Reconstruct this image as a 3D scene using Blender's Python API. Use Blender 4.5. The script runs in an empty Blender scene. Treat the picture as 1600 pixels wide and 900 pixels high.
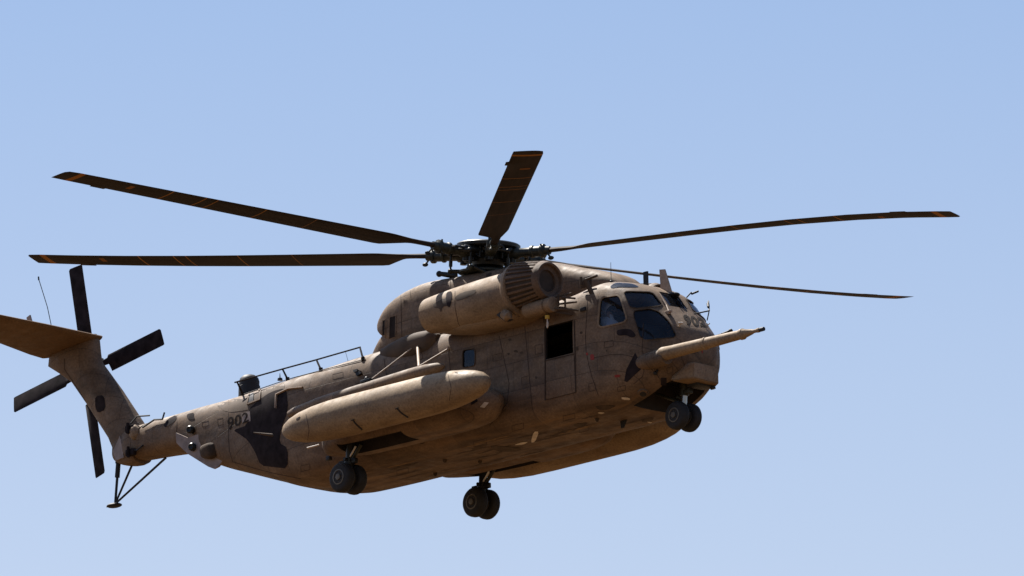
import bpy, bmesh, math, random
import numpy as np
from mathutils import Vector, Matrix
from mathutils.bvhtree import BVHTree
random.seed(7)
scn = bpy.context.scene
col = scn.collection

# ------------------------------------------------------------------ camera
H = 88.6                                   # altitude of the helicopter's origin above the ground
R1 = Vector((0.69387, 0.71974, -0.02265)); R2 = Vector((0.17172, -0.13483, 0.97588))
R1.normalize(); R2 = (R2 - R1 * R2.dot(R1)).normalized(); R3 = R1.cross(R2)
DIST = 400.0; SC = 72.98; U0, V0 = 770.82, 745.60
cam_d = bpy.data.cameras.new('camera'); cam = bpy.data.objects.new('camera', cam_d); col.objects.link(cam)
cam.matrix_world = Matrix(((R1.x, R2.x, R3.x, R3.x * DIST), (R1.y, R2.y, R3.y, R3.y * DIST),
                           (R1.z, R2.z, R3.z, R3.z * DIST + H), (0, 0, 0, 1)))
cam_d.sensor_width = 36; cam_d.lens = SC * DIST / 1600 * 36
cam_d.shift_x = (800 - U0) / 1600; cam_d.shift_y = (V0 - 450) / 1600
cam_d.clip_start = 1; cam_d.clip_end = 60000
scn.camera = cam
CAM = R3 * DIST                            # in the helicopter's own coordinates

# ------------------------------------------------------------------ light
SUN = Vector((-0.60, 0.10, 1.0)).normalized()
SUN_EL = math.asin(SUN.z); SUN_AZ = math.atan2(SUN.x, SUN.y)
w = bpy.data.worlds.new('World'); scn.world = w; w.use_nodes = True
nt = w.node_tree; bg = nt.nodes['Background']
sky = nt.nodes.new('ShaderNodeTexSky'); sky.sky_type = 'NISHITA'; sky.sun_disc = False
sky.sun_elevation = SUN_EL; sky.sun_rotation = SUN_AZ
sky.air_density = 1.0; sky.dust_density = 2.3; sky.ozone_density = 3.0; sky.altitude = 100
# lens vignetting put into the sky colour: paler low, deeper blue above
tcw = nt.nodes.new('ShaderNodeTexCoord'); sx = nt.nodes.new('ShaderNodeSeparateXYZ'); nt.links.new(tcw.outputs['Generated'], sx.inputs[0])
ro = nt.nodes.new('ShaderNodeMapRange'); ro.interpolation_type = 'SMOOTHSTEP'; ro.inputs[1].default_value = math.sin(math.radians(10.6)); ro.inputs[2].default_value = math.sin(math.radians(15.6)); nt.links.new(sx.outputs[2], ro.inputs[0])
mxw = nt.nodes.new('ShaderNodeMix'); mxw.data_type = 'RGBA'; nt.links.new(ro.outputs[0], mxw.inputs[0])
mxw.inputs[6].default_value = (1.27, 1.13, 1.03, 1); mxw.inputs[7].default_value = (.69, .80, .94, 1)
muw = nt.nodes.new('ShaderNodeVectorMath'); muw.operation = 'MULTIPLY'; nt.links.new(sky.outputs[0], muw.inputs[0]); nt.links.new(mxw.outputs[2], muw.inputs[1])
nt.links.new(muw.outputs[0], bg.inputs[0]); bg.inputs[1].default_value = 0.0655
sd = bpy.data.lights.new('sun', 'SUN'); so = bpy.data.objects.new('sun', sd); col.objects.link(so)
sd.energy = 5.0; sd.angle = math.radians(0.55); sd.color = (1.0, 0.94, 0.86)
so.rotation_euler = SUN.to_track_quat('Z', 'Y').to_euler(); so.location = (0, 0, H + 60)
scn.view_settings.view_transform = 'Standard'; scn.view_settings.look = 'None'
scn.view_settings.gamma = 1; scn.view_settings.exposure = 1.0; scn.view_settings.use_curve_mapping = False

# ------------------------------------------------------------------ materials
def new_mat(name):
    m = bpy.data.materials.new(name); m.use_nodes = True
    return m, m.node_tree, m.node_tree.nodes['Principled BSDF']
def simple(name, c, rough=0.6, metal=0.0, var=0.25, scale=6.0, spec=0.4):
    m, t, b = new_mat(name); n = t.nodes; L = t.links
    tc = n.new('ShaderNodeTexCoord'); no = n.new('ShaderNodeTexNoise'); no.inputs['Scale'].default_value = scale
    no.inputs['Detail'].default_value = 6; L.new(tc.outputs['Object'], no.inputs['Vector'])
    mr = n.new('ShaderNodeMapRange'); mr.inputs[1].default_value = .3; mr.inputs[2].default_value = .7
    mr.inputs[3].default_value = 1 - var; mr.inputs[4].default_value = 1 + var; L.new(no.outputs[0], mr.inputs[0])
    mx = n.new('ShaderNodeVectorMath'); mx.operation = 'SCALE'; mx.inputs[0].default_value = c[:3]
    L.new(mr.outputs[0], mx.inputs['Scale']); L.new(mx.outputs[0], b.inputs['Base Color'])
    b.inputs['Roughness'].default_value = rough; b.inputs['Metallic'].default_value = metal
    b.inputs['Specular IOR Level'].default_value = spec
    bp = n.new('ShaderNodeBump'); bp.inputs['Strength'].default_value = .15; bp.inputs['Distance'].default_value = .01
    L.new(no.outputs[0], bp.inputs['Height']); L.new(bp.outputs[0], b.inputs['Normal'])
    return m
def paint(name, base, pale, brown, stain=0.5, panels=True):
    """weathered matt desert paint: pale and brown blotches, grime streaks along the airflow, faint panel joints"""
    m, t, b = new_mat(name); n = t.nodes; L = t.links
    tc = n.new('ShaderNodeTexCoord'); P = tc.outputs['Object']
    def noise(scale, detail=5, sx=1, sy=1, sz=1, rough=.55):
        mp = n.new('ShaderNodeMapping'); mp.inputs['Scale'].default_value = (sx, sy, sz); L.new(P, mp.inputs[0])
        q = n.new('ShaderNodeTexNoise'); q.inputs['Scale'].default_value = scale; q.inputs['Detail'].default_value = detail
        q.inputs['Roughness'].default_value = rough; L.new(mp.outputs[0], q.inputs['Vector']); return q.outputs[0]
    def rng(o, a, c, d=0., e=1.):
        r = n.new('ShaderNodeMapRange'); r.inputs[1].default_value = a; r.inputs[2].default_value = c
        r.inputs[3].default_value = d; r.inputs[4].default_value = e; L.new(o, r.inputs[0]); return r.outputs[0]
    def mix(f, a, c, mode='MIX'):
        q = n.new('ShaderNodeMix'); q.data_type = 'RGBA'; q.blend_type = mode
        if isinstance(f, float): q.inputs[0].default_value = f
        else: L.new(f, q.inputs[0])
        for i, v in ((6, a), (7, c)):
            if isinstance(v, tuple): q.inputs[i].default_value = (*v, 1)
            else: L.new(v, q.inputs[i])
        return q.outputs[2]
    c = mix(rng(noise(.9, 4), .38, .62), base, pale)
    c = mix(rng(noise(2.3, 6, .5, 1, 1), .45, .72, 0, .8), c, brown)
    streak = rng(noise(3.2, 7, .22, 1.2, 1.2, .62), .5, .78, 0, stain)
    c = mix(streak, c, tuple(v * .33 for v in brown))
    fine = rng(noise(22, 7), .3, .7, .74, 1.24)
    sc = n.new('ShaderNodeVectorMath'); sc.operation = 'SCALE'; L.new(c, sc.inputs[0]); L.new(fine, sc.inputs['Scale'])
    c = sc.outputs[0]
    spots = rng(noise(9, 2), .70, .76, 0, .55)
    c = mix(spots, c, tuple(v * .28 for v in brown))
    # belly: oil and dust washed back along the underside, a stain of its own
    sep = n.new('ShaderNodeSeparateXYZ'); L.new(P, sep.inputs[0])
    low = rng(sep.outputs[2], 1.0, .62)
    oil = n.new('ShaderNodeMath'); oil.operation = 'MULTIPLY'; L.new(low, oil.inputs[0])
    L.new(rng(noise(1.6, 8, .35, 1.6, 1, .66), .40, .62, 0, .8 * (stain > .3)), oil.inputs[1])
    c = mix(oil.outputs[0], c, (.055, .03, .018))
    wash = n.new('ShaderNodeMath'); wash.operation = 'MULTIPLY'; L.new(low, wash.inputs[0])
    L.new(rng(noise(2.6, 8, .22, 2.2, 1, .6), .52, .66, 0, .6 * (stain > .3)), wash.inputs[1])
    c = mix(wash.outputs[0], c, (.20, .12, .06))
    hgt = rng(noise(1.5, 3), 0, 1)
    h2 = n.new('ShaderNodeMath'); h2.operation = 'MULTIPLY_ADD'; L.new(noise(5.5, 4), h2.inputs[0]); h2.inputs[1].default_value = .45; L.new(hgt, h2.inputs[2]); hgt = h2.outputs[0]
    if panels:
        ab = n.new('ShaderNodeMath'); ab.operation = 'ABSOLUTE'; L.new(sep.outputs[1], ab.inputs[0])
        sb = n.new('ShaderNodeMath'); sb.operation = 'SUBTRACT'; L.new(sep.outputs[2], sb.inputs[0]); L.new(ab.outputs[0], sb.inputs[1])
        cb = n.new('ShaderNodeCombineXYZ'); L.new(sep.outputs[0], cb.inputs[0]); L.new(sb.outputs[0], cb.inputs[1])
        br = n.new('ShaderNodeTexBrick'); br.inputs['Scale'].default_value = 1.0
        br.inputs['Mortar Size'].default_value = .007; br.inputs['Mortar Smooth'].default_value = .3
        br.inputs['Brick Width'].default_value = 1.27; br.inputs['Row Height'].default_value = .61
        br.offset = .37; L.new(cb.outputs[0], br.inputs['Vector'])
        c = mix(rng(br.outputs['Fac'], 0, 1, 0, .5), c, tuple(v * .3 for v in brown))
        pb = n.new('ShaderNodeTexBrick'); pb.inputs['Scale'].default_value = 1.0
        pb.inputs['Color1'].default_value = (.80, .80, .80, 1); pb.inputs['Color2'].default_value = (1.12, 1.10, 1.08, 1)
        pb.inputs['Mortar'].default_value = (.95, .95, .95, 1); pb.inputs['Mortar Size'].default_value = .0
        pb.inputs['Brick Width'].default_value = 1.27; pb.inputs['Row Height'].default_value = .61; pb.offset = .37
        L.new(cb.outputs[0], pb.inputs['Vector']); c = mix(.85, c, pb.outputs['Color'], 'MULTIPLY')
        sm = n.new('ShaderNodeMath'); sm.operation = 'SUBTRACT'; L.new(hgt, sm.inputs[0]); L.new(br.outputs['Fac'], sm.inputs[1]); hgt = sm.outputs[0]
    L.new(c, b.inputs['Base Color'])
    L.new(rng(noise(4, 4), .3, .7, .55, .8), b.inputs['Roughness'])
    b.inputs['Specular IOR Level'].default_value = .3
    bp = n.new('ShaderNodeBump'); bp.inputs['Strength'].default_value = .6; bp.inputs['Distance'].default_value = .02
    L.new(hgt, bp.inputs['Height']); L.new(bp.outputs[0], b.inputs['Normal'])
    return m
M = {}
M['paint'] = paint('desert_paint', (.147, .096, .059), (.196, .133, .084), (.086, .053, .032), .72)
M['tank'] = paint('tank_paint', (.25, .175, .102), (.29, .208, .128), (.17, .112, .062), .4, False)
M['nacelle'] = paint('nacelle_paint', (.22, .152, .092), (.27, .188, .118), (.14, .09, .052), .46, False)
M['nacelle_dark'] = paint('filter_paint', (.115, .075, .05), (.15, .10, .068), (.075, .047, .03), .5, False)
M['stab'] = paint('stabilizer_paint', (.14, .08, .038), (.155, .092, .046), (.11, .062, .03), .2, False)
M['grime'] = simple('grime', (.058, .038, .024), .9, var=.5)
M['dust'] = simple('pale_dust', (.18, .115, .062), .9, var=.4)
M['slat'] = simple('slat_paint', (.045, .03, .02), .75, var=.3)
M['camo'] = simple('dark_camouflage', (.024, .0185, .020), .9, var=.5, scale=5, spec=.1)
M['ink'] = simple('stencil_paint', (.030, .025, .023), .95, spec=.05)
M['camo_brown'] = simple('brown_camouflage', (.075, .050, .032), .8, var=.3, scale=3)
M['black'] = simple('black', (.012, .012, .014), .6)
M['inside'] = simple('cabin_lining', (.028, .022, .019), .9)
M['metal'] = simple('dark_metal', (.016, .017, .016), .42, .3, var=.4, scale=14)
M['olive'] = simple('olive_metal', (.028, .029, .020), .5, .2, var=.45, scale=12)
M['steel'] = simple('worn_steel', (.45, .45, .45), .3, .9)
M['strut'] = simple('strut_paint', (.34, .25, .18), .6)
M['tyre'] = simple('tyre_rubber', (.018, .018, .02), .75, var=.3, scale=10)
M['rim'] = simple('rim_metal', (.12, .105, .085), .5, .4)
M['seam'] = simple('seam', (.045, .028, .02), .9)
M['pale'] = simple('pale_plate', (.55, .48, .40), .5)
M['plate'] = simple('grey_plate', (.27, .215, .19), .65)
M['red'] = simple('red_mark', (.28, .03, .02), .7)
M['yellow'] = simple('yellow_mark', (.6, .38, .05), .6)
M['suit'] = simple('pale_flight_suit', (.72, .74, .86), .85)
M['helmet'] = simple('helmet', (.75, .77, .88), .4)
M['skin'] = simple('skin', (.35, .2, .14), .6)
M['ground'] = simple('dry_ground', (.072, .038, .012), 1.0, var=.25, scale=.01)
def glass():
    m, t, b = new_mat('tinted_glass'); n = t.nodes; L = t.links; n.remove(b)
    tr = n.new('ShaderNodeBsdfTransparent'); tr.inputs[0].default_value = (.78, .80, .83, 1)
    gl = n.new('ShaderNodeBsdfGlossy'); gl.inputs[0].default_value = (.6, .62, .66, 1); gl.inputs['Roughness'].default_value = .06
    di = n.new('ShaderNodeBsdfDiffuse'); di.inputs[0].default_value = (.13, .14, .16, 1)
    fr = n.new('ShaderNodeFresnel'); fr.inputs[0].default_value = 1.5
    m1 = n.new('ShaderNodeMixShader'); m1.inputs[0].default_value = .06; L.new(tr.outputs[0], m1.inputs[1]); L.new(di.outputs[0], m1.inputs[2])
    m2 = n.new('ShaderNodeMixShader'); L.new(fr.outputs[0], m2.inputs[0]); L.new(m1.outputs[0], m2.inputs[1]); L.new(gl.outputs[0], m2.inputs[2])
    L.new(m2.outputs[0], n['Material Output'].inputs[0]); return m
M['glass'] = glass()
def blade_mat():
    """dark brown blade with printed orange inspection stripes at fixed radii (x is the radius, y the chord)"""
    m, t, b = new_mat('rotor_blade_paint'); n = t.nodes; L = t.links
    tc = n.new('ShaderNodeTexCoord'); sep = n.new('ShaderNodeSeparateXYZ'); L.new(tc.outputs['Object'], sep.inputs[0])
    mp = n.new('ShaderNodeMapping'); mp.inputs['Scale'].default_value = (.35, 4, 4); L.new(tc.outputs['Object'], mp.inputs[0])
    no = n.new('ShaderNodeTexNoise'); no.inputs['Scale'].default_value = 3; no.inputs['Detail'].default_value = 6; L.new(mp.outputs[0], no.inputs[0])
    cr = n.new('ShaderNodeValToRGB'); cr.color_ramp.elements[0].position = .3; cr.color_ramp.elements[1].position = .75
    cr.color_ramp.elements[0].color = (.012, .009, .008, 1); cr.color_ramp.elements[1].color = (.036, .025, .018, 1); L.new(no.outputs[0], cr.inputs[0])
    cur = cr.outputs[0]
    for r, wd, c, y0, y1 in ((10.62, .07, (.34, .14, .015), -9, 9), (9.25, .06, (.24, .10, .02), -.16, .06), (8.3, .014, (.42, .2, .05), -9, 9),
                       (7.45, .012, (.42, .2, .05), -9, 9), (7.15, .012, (.36, .17, .04), -9, 9), (5.9, .012, (.36, .17, .04), -9, 9), (4.6, .012, (.2, .1, .04), -9, 9)):
        f = None
        for src, ctr, half in ((0, r, wd), (1, (y0 + y1) / 2, (y1 - y0) / 2)):
            s = n.new('ShaderNodeMath'); s.operation = 'COMPARE'; s.inputs[1].default_value = ctr; s.inputs[2].default_value = half
            L.new(sep.outputs[src], s.inputs[0])
            if f is None: f = s.outputs[0]
            else:
                k = n.new('ShaderNodeMath'); k.operation = 'MULTIPLY'; L.new(f, k.inputs[0]); L.new(s.outputs[0], k.inputs[1]); f = k.outputs[0]
        q = n.new('ShaderNodeMix'); q.data_type = 'RGBA'; L.new(f, q.inputs[0]); L.new(cur, q.inputs[6]); q.inputs[7].default_value = (*c, 1); cur = q.outputs[2]
    L.new(cur, b.inputs['Base Color']); b.inputs['Roughness'].default_value = .7; b.inputs['Specular IOR Level'].default_value = .2
    return m
M['blade'] = blade_mat()

# ------------------------------------------------------------------ object helpers
def tag(o, label=None, cat=None, group=None, kind=None):
    for k, v in (('label', label), ('category', cat), ('group', group), ('kind', kind)):
        if v: o[k] = v
    return o
def empty(name, loc):
    o = bpy.data.objects.new(name, None); o.location = loc; col.objects.link(o); return o
def smooth(bm, ang=38):
    bm.normal_update()
    for f in bm.faces: f.smooth = True
    for e in bm.edges:
        if len(e.link_faces) == 2:
            e.smooth = e.calc_face_angle(0) < math.radians(ang)
def part(name, bm, mat, parent, label=None, ang=38, kind=None, fix=True):
    if fix: bmesh.ops.recalc_face_normals(bm, faces=bm.faces)
    smooth(bm, ang)
    me = bpy.data.meshes.new(name); bm.to_mesh(me); bm.free()
    for m_ in (mat if isinstance(mat, (list, tuple)) else [mat]): me.materials.append(M[m_])
    o = bpy.data.objects.new(name, me); col.objects.link(o)
    if parent: o.parent = parent
    return tag(o, label, None, None, kind)
NB = bmesh.new
def loft(bm, rings, cap=True, closed=True):
    vs = [[bm.verts.new(p) for p in r] for r in rings]
    n = len(vs[0])
    for a, b in zip(vs, vs[1:]):
        for i in range(n if closed else n - 1):
            bm.faces.new((a[i], a[(i + 1) % n], b[(i + 1) % n], b[i]))
    if cap: bm.faces.new(vs[0][::-1]); bm.faces.new(vs[-1])
    return vs
def frame(d):
    d = Vector(d).normalized(); a = Vector((0, 0, 1)) if abs(d.z) < .9 else Vector((1, 0, 0))
    u = d.cross(a).normalized(); return u, d.cross(u)
def tube(bm, p0, p1, r0, r1=None, n=12):
    p0 = Vector(p0); p1 = Vector(p1); r1 = r0 if r1 is None else r1; u, v = frame(p1 - p0)
    loft(bm, [[p + (u * math.cos(2 * math.pi * k / n) + v * math.sin(2 * math.pi * k / n)) * r for k in range(n)] for p, r in ((p0, r0), (p1, r1))])
def lathe(bm, o, d, prof, n=32, cap=True):
    """prof: (distance along d, radius)"""
    o = Vector(o); d = Vector(d).normalized(); u, v = frame(d)
    loft(bm, [[o + d * t + (u * math.cos(2 * math.pi * k / n) + v * math.sin(2 * math.pi * k / n)) * max(r, .001) for k in range(n)] for t, r in prof], cap)
def poly_tube(bm, pts, r, n=8):
    for a, b in zip(pts, pts[1:]): tube(bm, a, b, r, r, n)
def box(bm, c, s, rot=None, bev=0.0):
    m_ = Matrix.Translation(c) @ (rot.to_4x4() if rot else Matrix.Identity(4)) @ Matrix.Diagonal((*s, 1))
    g = bmesh.ops.create_cube(bm, size=1, matrix=m_)
    if bev:
        es = {e for v in g['verts'] for e in v.link_edges}
        bmesh.ops.bevel(bm, geom=list(es), offset=bev, segments=2, affect='EDGES', profile=.5)
def hull(bm, quad, d):
    """prism from a polygon of 3D points pushed along d"""
    a = [bm.verts.new(p) for p in quad]; b = [bm.verts.new(Vector(p) + Vector(d)) for p in quad]
    bm.faces.new(a); bm.faces.new(b[::-1]); n = len(a)
    for i in range(n): bm.faces.new((a[i], b[i], b[(i + 1) % n], a[(i + 1) % n]))
def sphere(bm, c, r, s=(1, 1, 1), n=16):
    bmesh.ops.create_uvsphere(bm, u_segments=n, v_segments=n // 2 + 2, radius=r, matrix=Matrix.Translation(c) @ Matrix.Diagonal((*s, 1)))
def pchip(xs, ys, x):
    xs = np.array(xs, float); ys = np.array(ys, float); h = np.diff(xs); d = np.diff(ys) / h
    m_ = np.zeros(len(xs)); m_[0] = d[0]; m_[-1] = d[-1]
    for i in range(1, len(xs) - 1):
        if d[i - 1] * d[i] > 0:
            w1 = 2 * h[i] + h[i - 1]; w2 = h[i] + 2 * h[i - 1]; m_[i] = (w1 + w2) / (w1 / d[i - 1] + w2 / d[i])
    i = np.clip(np.searchsorted(xs, x) - 1, 0, len(h) - 1); t = (x - xs[i]) / h[i]
    return ((1 + 2 * t) * (1 - t) ** 2 * ys[i] + t * (1 - t) ** 2 * h[i] * m_[i] + t * t * (3 - 2 * t) * ys[i + 1] + t * t * (t - 1) * h[i] * m_[i + 1])
def superloft(bm, st, step=.12, n=64, yc=0.0, xs=None):
    """st rows: x, half width, z bottom, z widest, z top, exponent above, exponent below; returns the station list"""
    st = sorted(st); X = [s[0] for s in st]
    if xs is None:
        xs = [X[0]]
        while xs[-1] < X[-1] - 1e-6:
            dx = step if min(xs[-1] - X[0], X[-1] - xs[-1]) > step * 3 else step * .35
            xs.append(min(X[-1], xs[-1] + dx))
    rings = []
    for x in xs:
        W, zb, zc, zt, nu, nd = [float(pchip(X, [s[k] for s in st], x)) for k in range(1, 7)]
        ring = []
        for k in range(n):
            a = 2 * math.pi * k / n; c, s = math.cos(a), math.sin(a); e = nu if s >= 0 else nd; h = (zt - zc) if s >= 0 else (zc - zb)
            ring.append((x, yc + W * math.copysign(abs(c) ** (2 / e), c), zc + h * math.copysign(abs(s) ** (2 / e), s)))
        rings.append(ring)
    loft(bm, rings)
def bvh_of(bm):
    bm.normal_update(); return BVHTree.FromBMesh(bm)
def line_of(u, v):
    a = R1 * ((u - U0) / SC) + R2 * (-(v - V0) / SC); return CAM, (a - CAM).normalized()
def on(u, v, bv, off=0.0):
    """the point of a surface seen at photo position (u, v), lifted off along its normal"""
    o, d = line_of(u, v); hit, nrm, _, _ = bv.ray_cast(o, d)
    if hit is None: return None, None
    if nrm.dot(d) > 0: nrm = -nrm
    return hit + nrm * off, nrm
def onto(u, v, bv, off=0.0):
    p, n_ = on(u, v, bv, off)
    while p is None: v += .5; p, n_ = on(u, v, bv, off)
    return p
def at(u, v, axis, val):
    o, d = line_of(u, v); t = (val - o[axis]) / d[axis]; return o + d * t
def chaikin(pts, k=2, closed=True, c=.22):
    for _ in range(k):
        q = []
        n = len(pts)
        for i in range(n if closed else n - 1):
            a, b = pts[i], pts[(i + 1) % n]
            q += [(a[0] * (1 - c) + b[0] * c, a[1] * (1 - c) + b[1] * c), (a[0] * c + b[0] * (1 - c), a[1] * c + b[1] * (1 - c))]
        pts = q if closed else [pts[0]] + q + [pts[-1]]
    return pts
def orient(bm, d):
    bmesh.ops.recalc_face_normals(bm, faces=bm.faces); bm.normal_update()
    if sum((f.normal * f.calc_area() for f in bm.faces), Vector()).dot(d) < 0: bmesh.ops.reverse_faces(bm, faces=bm.faces)
def patch(name, pts, bv, mat, parent, off=.006, grid=4.0, rnd=2, label=None, mirror=False):
    """a sheet that lies on a curved surface inside an outline"""
    if rnd: pts = chaikin(pts, rnd)
    bm = NB(); f = bm.faces.new([bm.verts.new((p[0], p[1], 0)) for p in pts])
    us = [p[0] for p in pts]; vs_ = [p[1] for p in pts]
    for ax, lo, hi in ((0, min(us), max(us)), (1, min(vs_), max(vs_))):
        x = lo + grid
        while x < hi:
            co = (x, 0, 0) if ax == 0 else (0, x, 0); no = (1, 0, 0) if ax == 0 else (0, 1, 0)
            bmesh.ops.bisect_plane(bm, geom=bm.verts[:] + bm.edges[:] + bm.faces[:], plane_co=co, plane_no=no); x += grid
    bad = []
    for v in bm.verts:
        p, nn = on(v.co.x, v.co.y, bv, off)
        if p is None: bad.append(v)
        else: v.co = p if not mirror else Vector((p.x, -p.y, p.z))
    if bad: bmesh.ops.delete(bm, geom=bad, context='VERTS')
    orient(bm, Vector((R3.x, -R3.y, R3.z)) if mirror else R3)
    return part(name, bm, mat, parent, label, fix=False)
def ribbon(bm, pts, bv, wpx, h, closed=False, mirror=False, step=3.0):
    """a raised strip of width wpx that follows a line on a surface"""
    P = []
    n = len(pts)
    for i in range(n if closed else n - 1):
        a = Vector(pts[i]); b = Vector(pts[(i + 1) % n]); k = max(1, int((b - a).length / step))
        P += [a.lerp(b, j / k) for j in range(k)]
    if not closed: P.append(Vector(pts[-1]))
    rows = []
    N = len(P)
    for i, p in enumerate(P):
        t = (P[(i + 1) % N] - P[i - 1]) if closed else (P[min(i + 1, N - 1)] - P[max(i - 1, 0)])
        if t.length < 1e-6: continue
        q = Vector((-t.y, t.x)).normalized() * wpx / 2; row = []
        for s, o_ in ((-1, -.006), (-1, h), (1, h), (1, -.006)):
            z, _ = on(p.x + q.x * s, p.y + q.y * s, bv, o_)
            if z is None: row = None; break
            row.append(bm.verts.new((z.x, -z.y if mirror else z.y, z.z)))
        if row: rows.append(row)
        else: rows.append(None)
    for a, b in zip(rows, rows[1:] + (rows[:1] if closed else [])):
        if a and b:
            for k in range(3): bm.faces.new((a[k], a[k + 1], b[k + 1], b[k]))
def boolean(o, cutter_bm, keep_mat=True):
    me = bpy.data.meshes.new('cutter'); bmesh.ops.recalc_face_normals(cutter_bm, faces=cutter_bm.faces); cutter_bm.to_mesh(me); cutter_bm.free()
    me.materials.append(M['inside'])
    c = bpy.data.objects.new('cutter', me); col.objects.link(c); c.parent = heli
    md = o.modifiers.new('cut', 'BOOLEAN'); md.operation = 'DIFFERENCE'; md.object = c; md.solver = 'EXACT'; md.material_mode = 'TRANSFER'
    dg = bpy.context.evaluated_depsgraph_get(); r = bpy.data.meshes.new_from_object(o.evaluated_get(dg))
    o.modifiers.clear(); old = o.data; o.data = r; bpy.data.objects.remove(c); bpy.data.meshes.remove(me)
    bm = NB(); bm.from_mesh(r); smooth(bm, 38); bm.to_mesh(r); bm.free()

# ------------------------------------------------------------------ the ground below (out of frame, lights the belly)
bm = NB(); g = 40000; bm.faces.new([bm.verts.new(p) for p in ((-g, -g, 0), (g, -g, 0), (g, g, 0), (-g, g, 0))])
tag(part('ground', bm, 'ground', None, fix=False), kind='structure')

# ------------------------------------------------------------------ helicopter
heli = tag(empty('helicopter', (0, 0, H)), 'large desert tan military transport helicopter in flight with six main rotor blades', 'helicopter')

FUS = [(6.535, .05, 1.52, 1.6, 1.66, 2.2, 2.2), (6.50, .29, 1.30, 1.6, 1.88, 2.2, 2.2), (6.38, .52, 1.12, 1.6, 2.10, 2.3, 2.3), (6.2, .76, .98, 1.6, 2.28, 2.4, 2.4),
       (5.95, .96, .87, 1.62, 2.50, 2.6, 2.6), (5.78, 1.03, .79, 1.65, 2.66, 2.8, 2.8), (5.42, 1.19, .67, 1.75, 3.06, 3.2, 3.2),
       (5.2, 1.25, .62, 1.8, 3.19, 3.5, 3.4), (4.9, 1.30, .56, 1.85, 3.31, 3.9, 3.8), (4.4, 1.34, .53, 1.9, 3.39, 4.2, 4.2), (3.5, 1.34, .52, 1.9, 3.28, 4.2, 4.6), (2.5, 1.34, .52, 1.9, 3.22, 4.2, 4.6),
       (-3, 1.34, .52, 1.9, 3.14, 4.0, 4.6), (-4.4, 1.34, .53, 1.95, 3.08, 3.8, 4.4), (-5.3, 1.30, .65, 2.0, 3.06, 3.6, 4.2), (-6, 1.20, .88, 2.1, 3.05, 3.4, 4.0),
       (-7, 1.02, 1.23, 2.2, 3.05, 3.1, 3.8), (-8.2, .78, 1.67, 2.35, 3.07, 2.9, 3.4), (-8.8, .66, 1.98, 2.5, 3.08, 2.8, 3.2), (-9.2, .58, 2.18, 2.6, 3.08, 2.7, 3.0),
       (-10, .47, 2.26, 2.65, 3.08, 2.6, 2.8), (-10.95, .37, 2.30, 2.7, 3.07, 2.5, 2.6)]
bm = NB(); superloft(bm, FUS, .13, 72); BF = bvh_of(bm)
fus = part('fuselage', bm, 'paint', heli)
# cockpit and cabin cavity
CAV = [(x, max(W - .09, .03), 1.34, max(zc, 1.5), zt - .10, a, 6.0) for x, W, zb, zc, zt, a, b in FUS if 0 <= x <= 6.21 and x != 6.2]
CAV += [(-.6, 1.25, 1.34, 1.9, 3.04, 4.2, 6)]
bm = NB(); superloft(bm, CAV, .25, 40); boolean(fus, bm)
WIN = {
 'side': [(938, 465), (968, 460.5), (981, 502.5), (934, 513)],
 'quarter': [(973, 455), (1019, 456), (1036.5, 478), (985.5, 482.5)],
 'chin': [(988, 486), (1014, 482), (1029, 486.5), (1044.5, 501), (1058.5, 527), (1001.5, 532)],
 'cabin': [(723, 547), (742.5, 545), (742.5, 571.5), (723, 575)],
}
CENTRE = [(5.42, -.26), (5.42, .26), (5.76, .28), (5.76, -.28)]
def down(x, y, off=0.0):
    h, n_, _, _ = BF.ray_cast(Vector((x, y, 9)), Vector((0, 0, -1))); return h + n_ * off
CHIN2 = [(989.5, 487), (1003, 485), (1026, 505), (1046, 527.5), (1002, 531.5)]
for k, pts in WIN.items():
    for s in (1, -1):
        cp = chaikin(CHIN2 if k == 'chin' and s < 0 else pts, 2, c=.12); P = [on(u, v, BF)[0] for u, v in cp]
        d = (sum((on(u, v, BF)[1] for u, v in cp), Vector())).normalized()
        Q = [Vector((p.x, p.y * s, p.z)) for p in P]; dd = Vector((d.x, d.y * s, d.z))
        cut = NB(); hull(cut, [q + dd * .10 for q in Q], -dd * .32); boolean(fus, cut)
Q = [down(*p) for p in CENTRE]; cut = NB(); hull(cut, [q + Vector((.6, 0, .8)) * .1 for q in Q], -Vector((.6, 0, .8)) * .4); boolean(fus, cut)
cut = NB(); box(cut, (3.455, -1.33, 2.20), (.87, .5, .72)); boolean(fus, cut)      # the open top half of the crew door
well = NB(); hull(well, [(4.97, -.64, .2), (5.45, -.63, .2), (5.84, -.60, .2), (6.04, -.50, .2), (6.12, -.34, .2), (6.12, .34, .2), (6.04, .50, .2), (5.84, .60, .2), (5.45, .63, .2), (4.97, .64, .2)], (0, 0, 1.04)); boolean(fus, well)
# glass and frames
for k, pts in WIN.items():
    for mir in (False, True):
        if k == 'chin' and mir: pts = CHIN2
        g = patch('window', chaikin(pts, 2, c=.12), BF, 'glass', heli, off=-.015, grid=8, rnd=0, mirror=mir)
        bm = NB(); ribbon(bm, chaikin(pts, 2, c=.12), BF, 2.4 if k == 'side' else 1.0, .015, True, mir)
        f = part('window_frame', bm, 'nacelle' if k == 'side' else 'grime', heli); f.parent = g
bm = NB(); ny = 7; rows = []
for i in range(5):
    x = 5.41 + .36 * i / 4; rows.append([bm.verts.new(down(x, -.29 + .58 * j / (ny - 1), -.012)) for j in range(ny)])
for a, b in zip(rows, rows[1:]):
    for j in range(ny - 1): bm.faces.new((a[j], a[j + 1], b[j + 1], b[j]))
orient(bm, Vector((.6, 0, .8))); part('windscreen', bm, 'glass', heli, fix=False)
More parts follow.
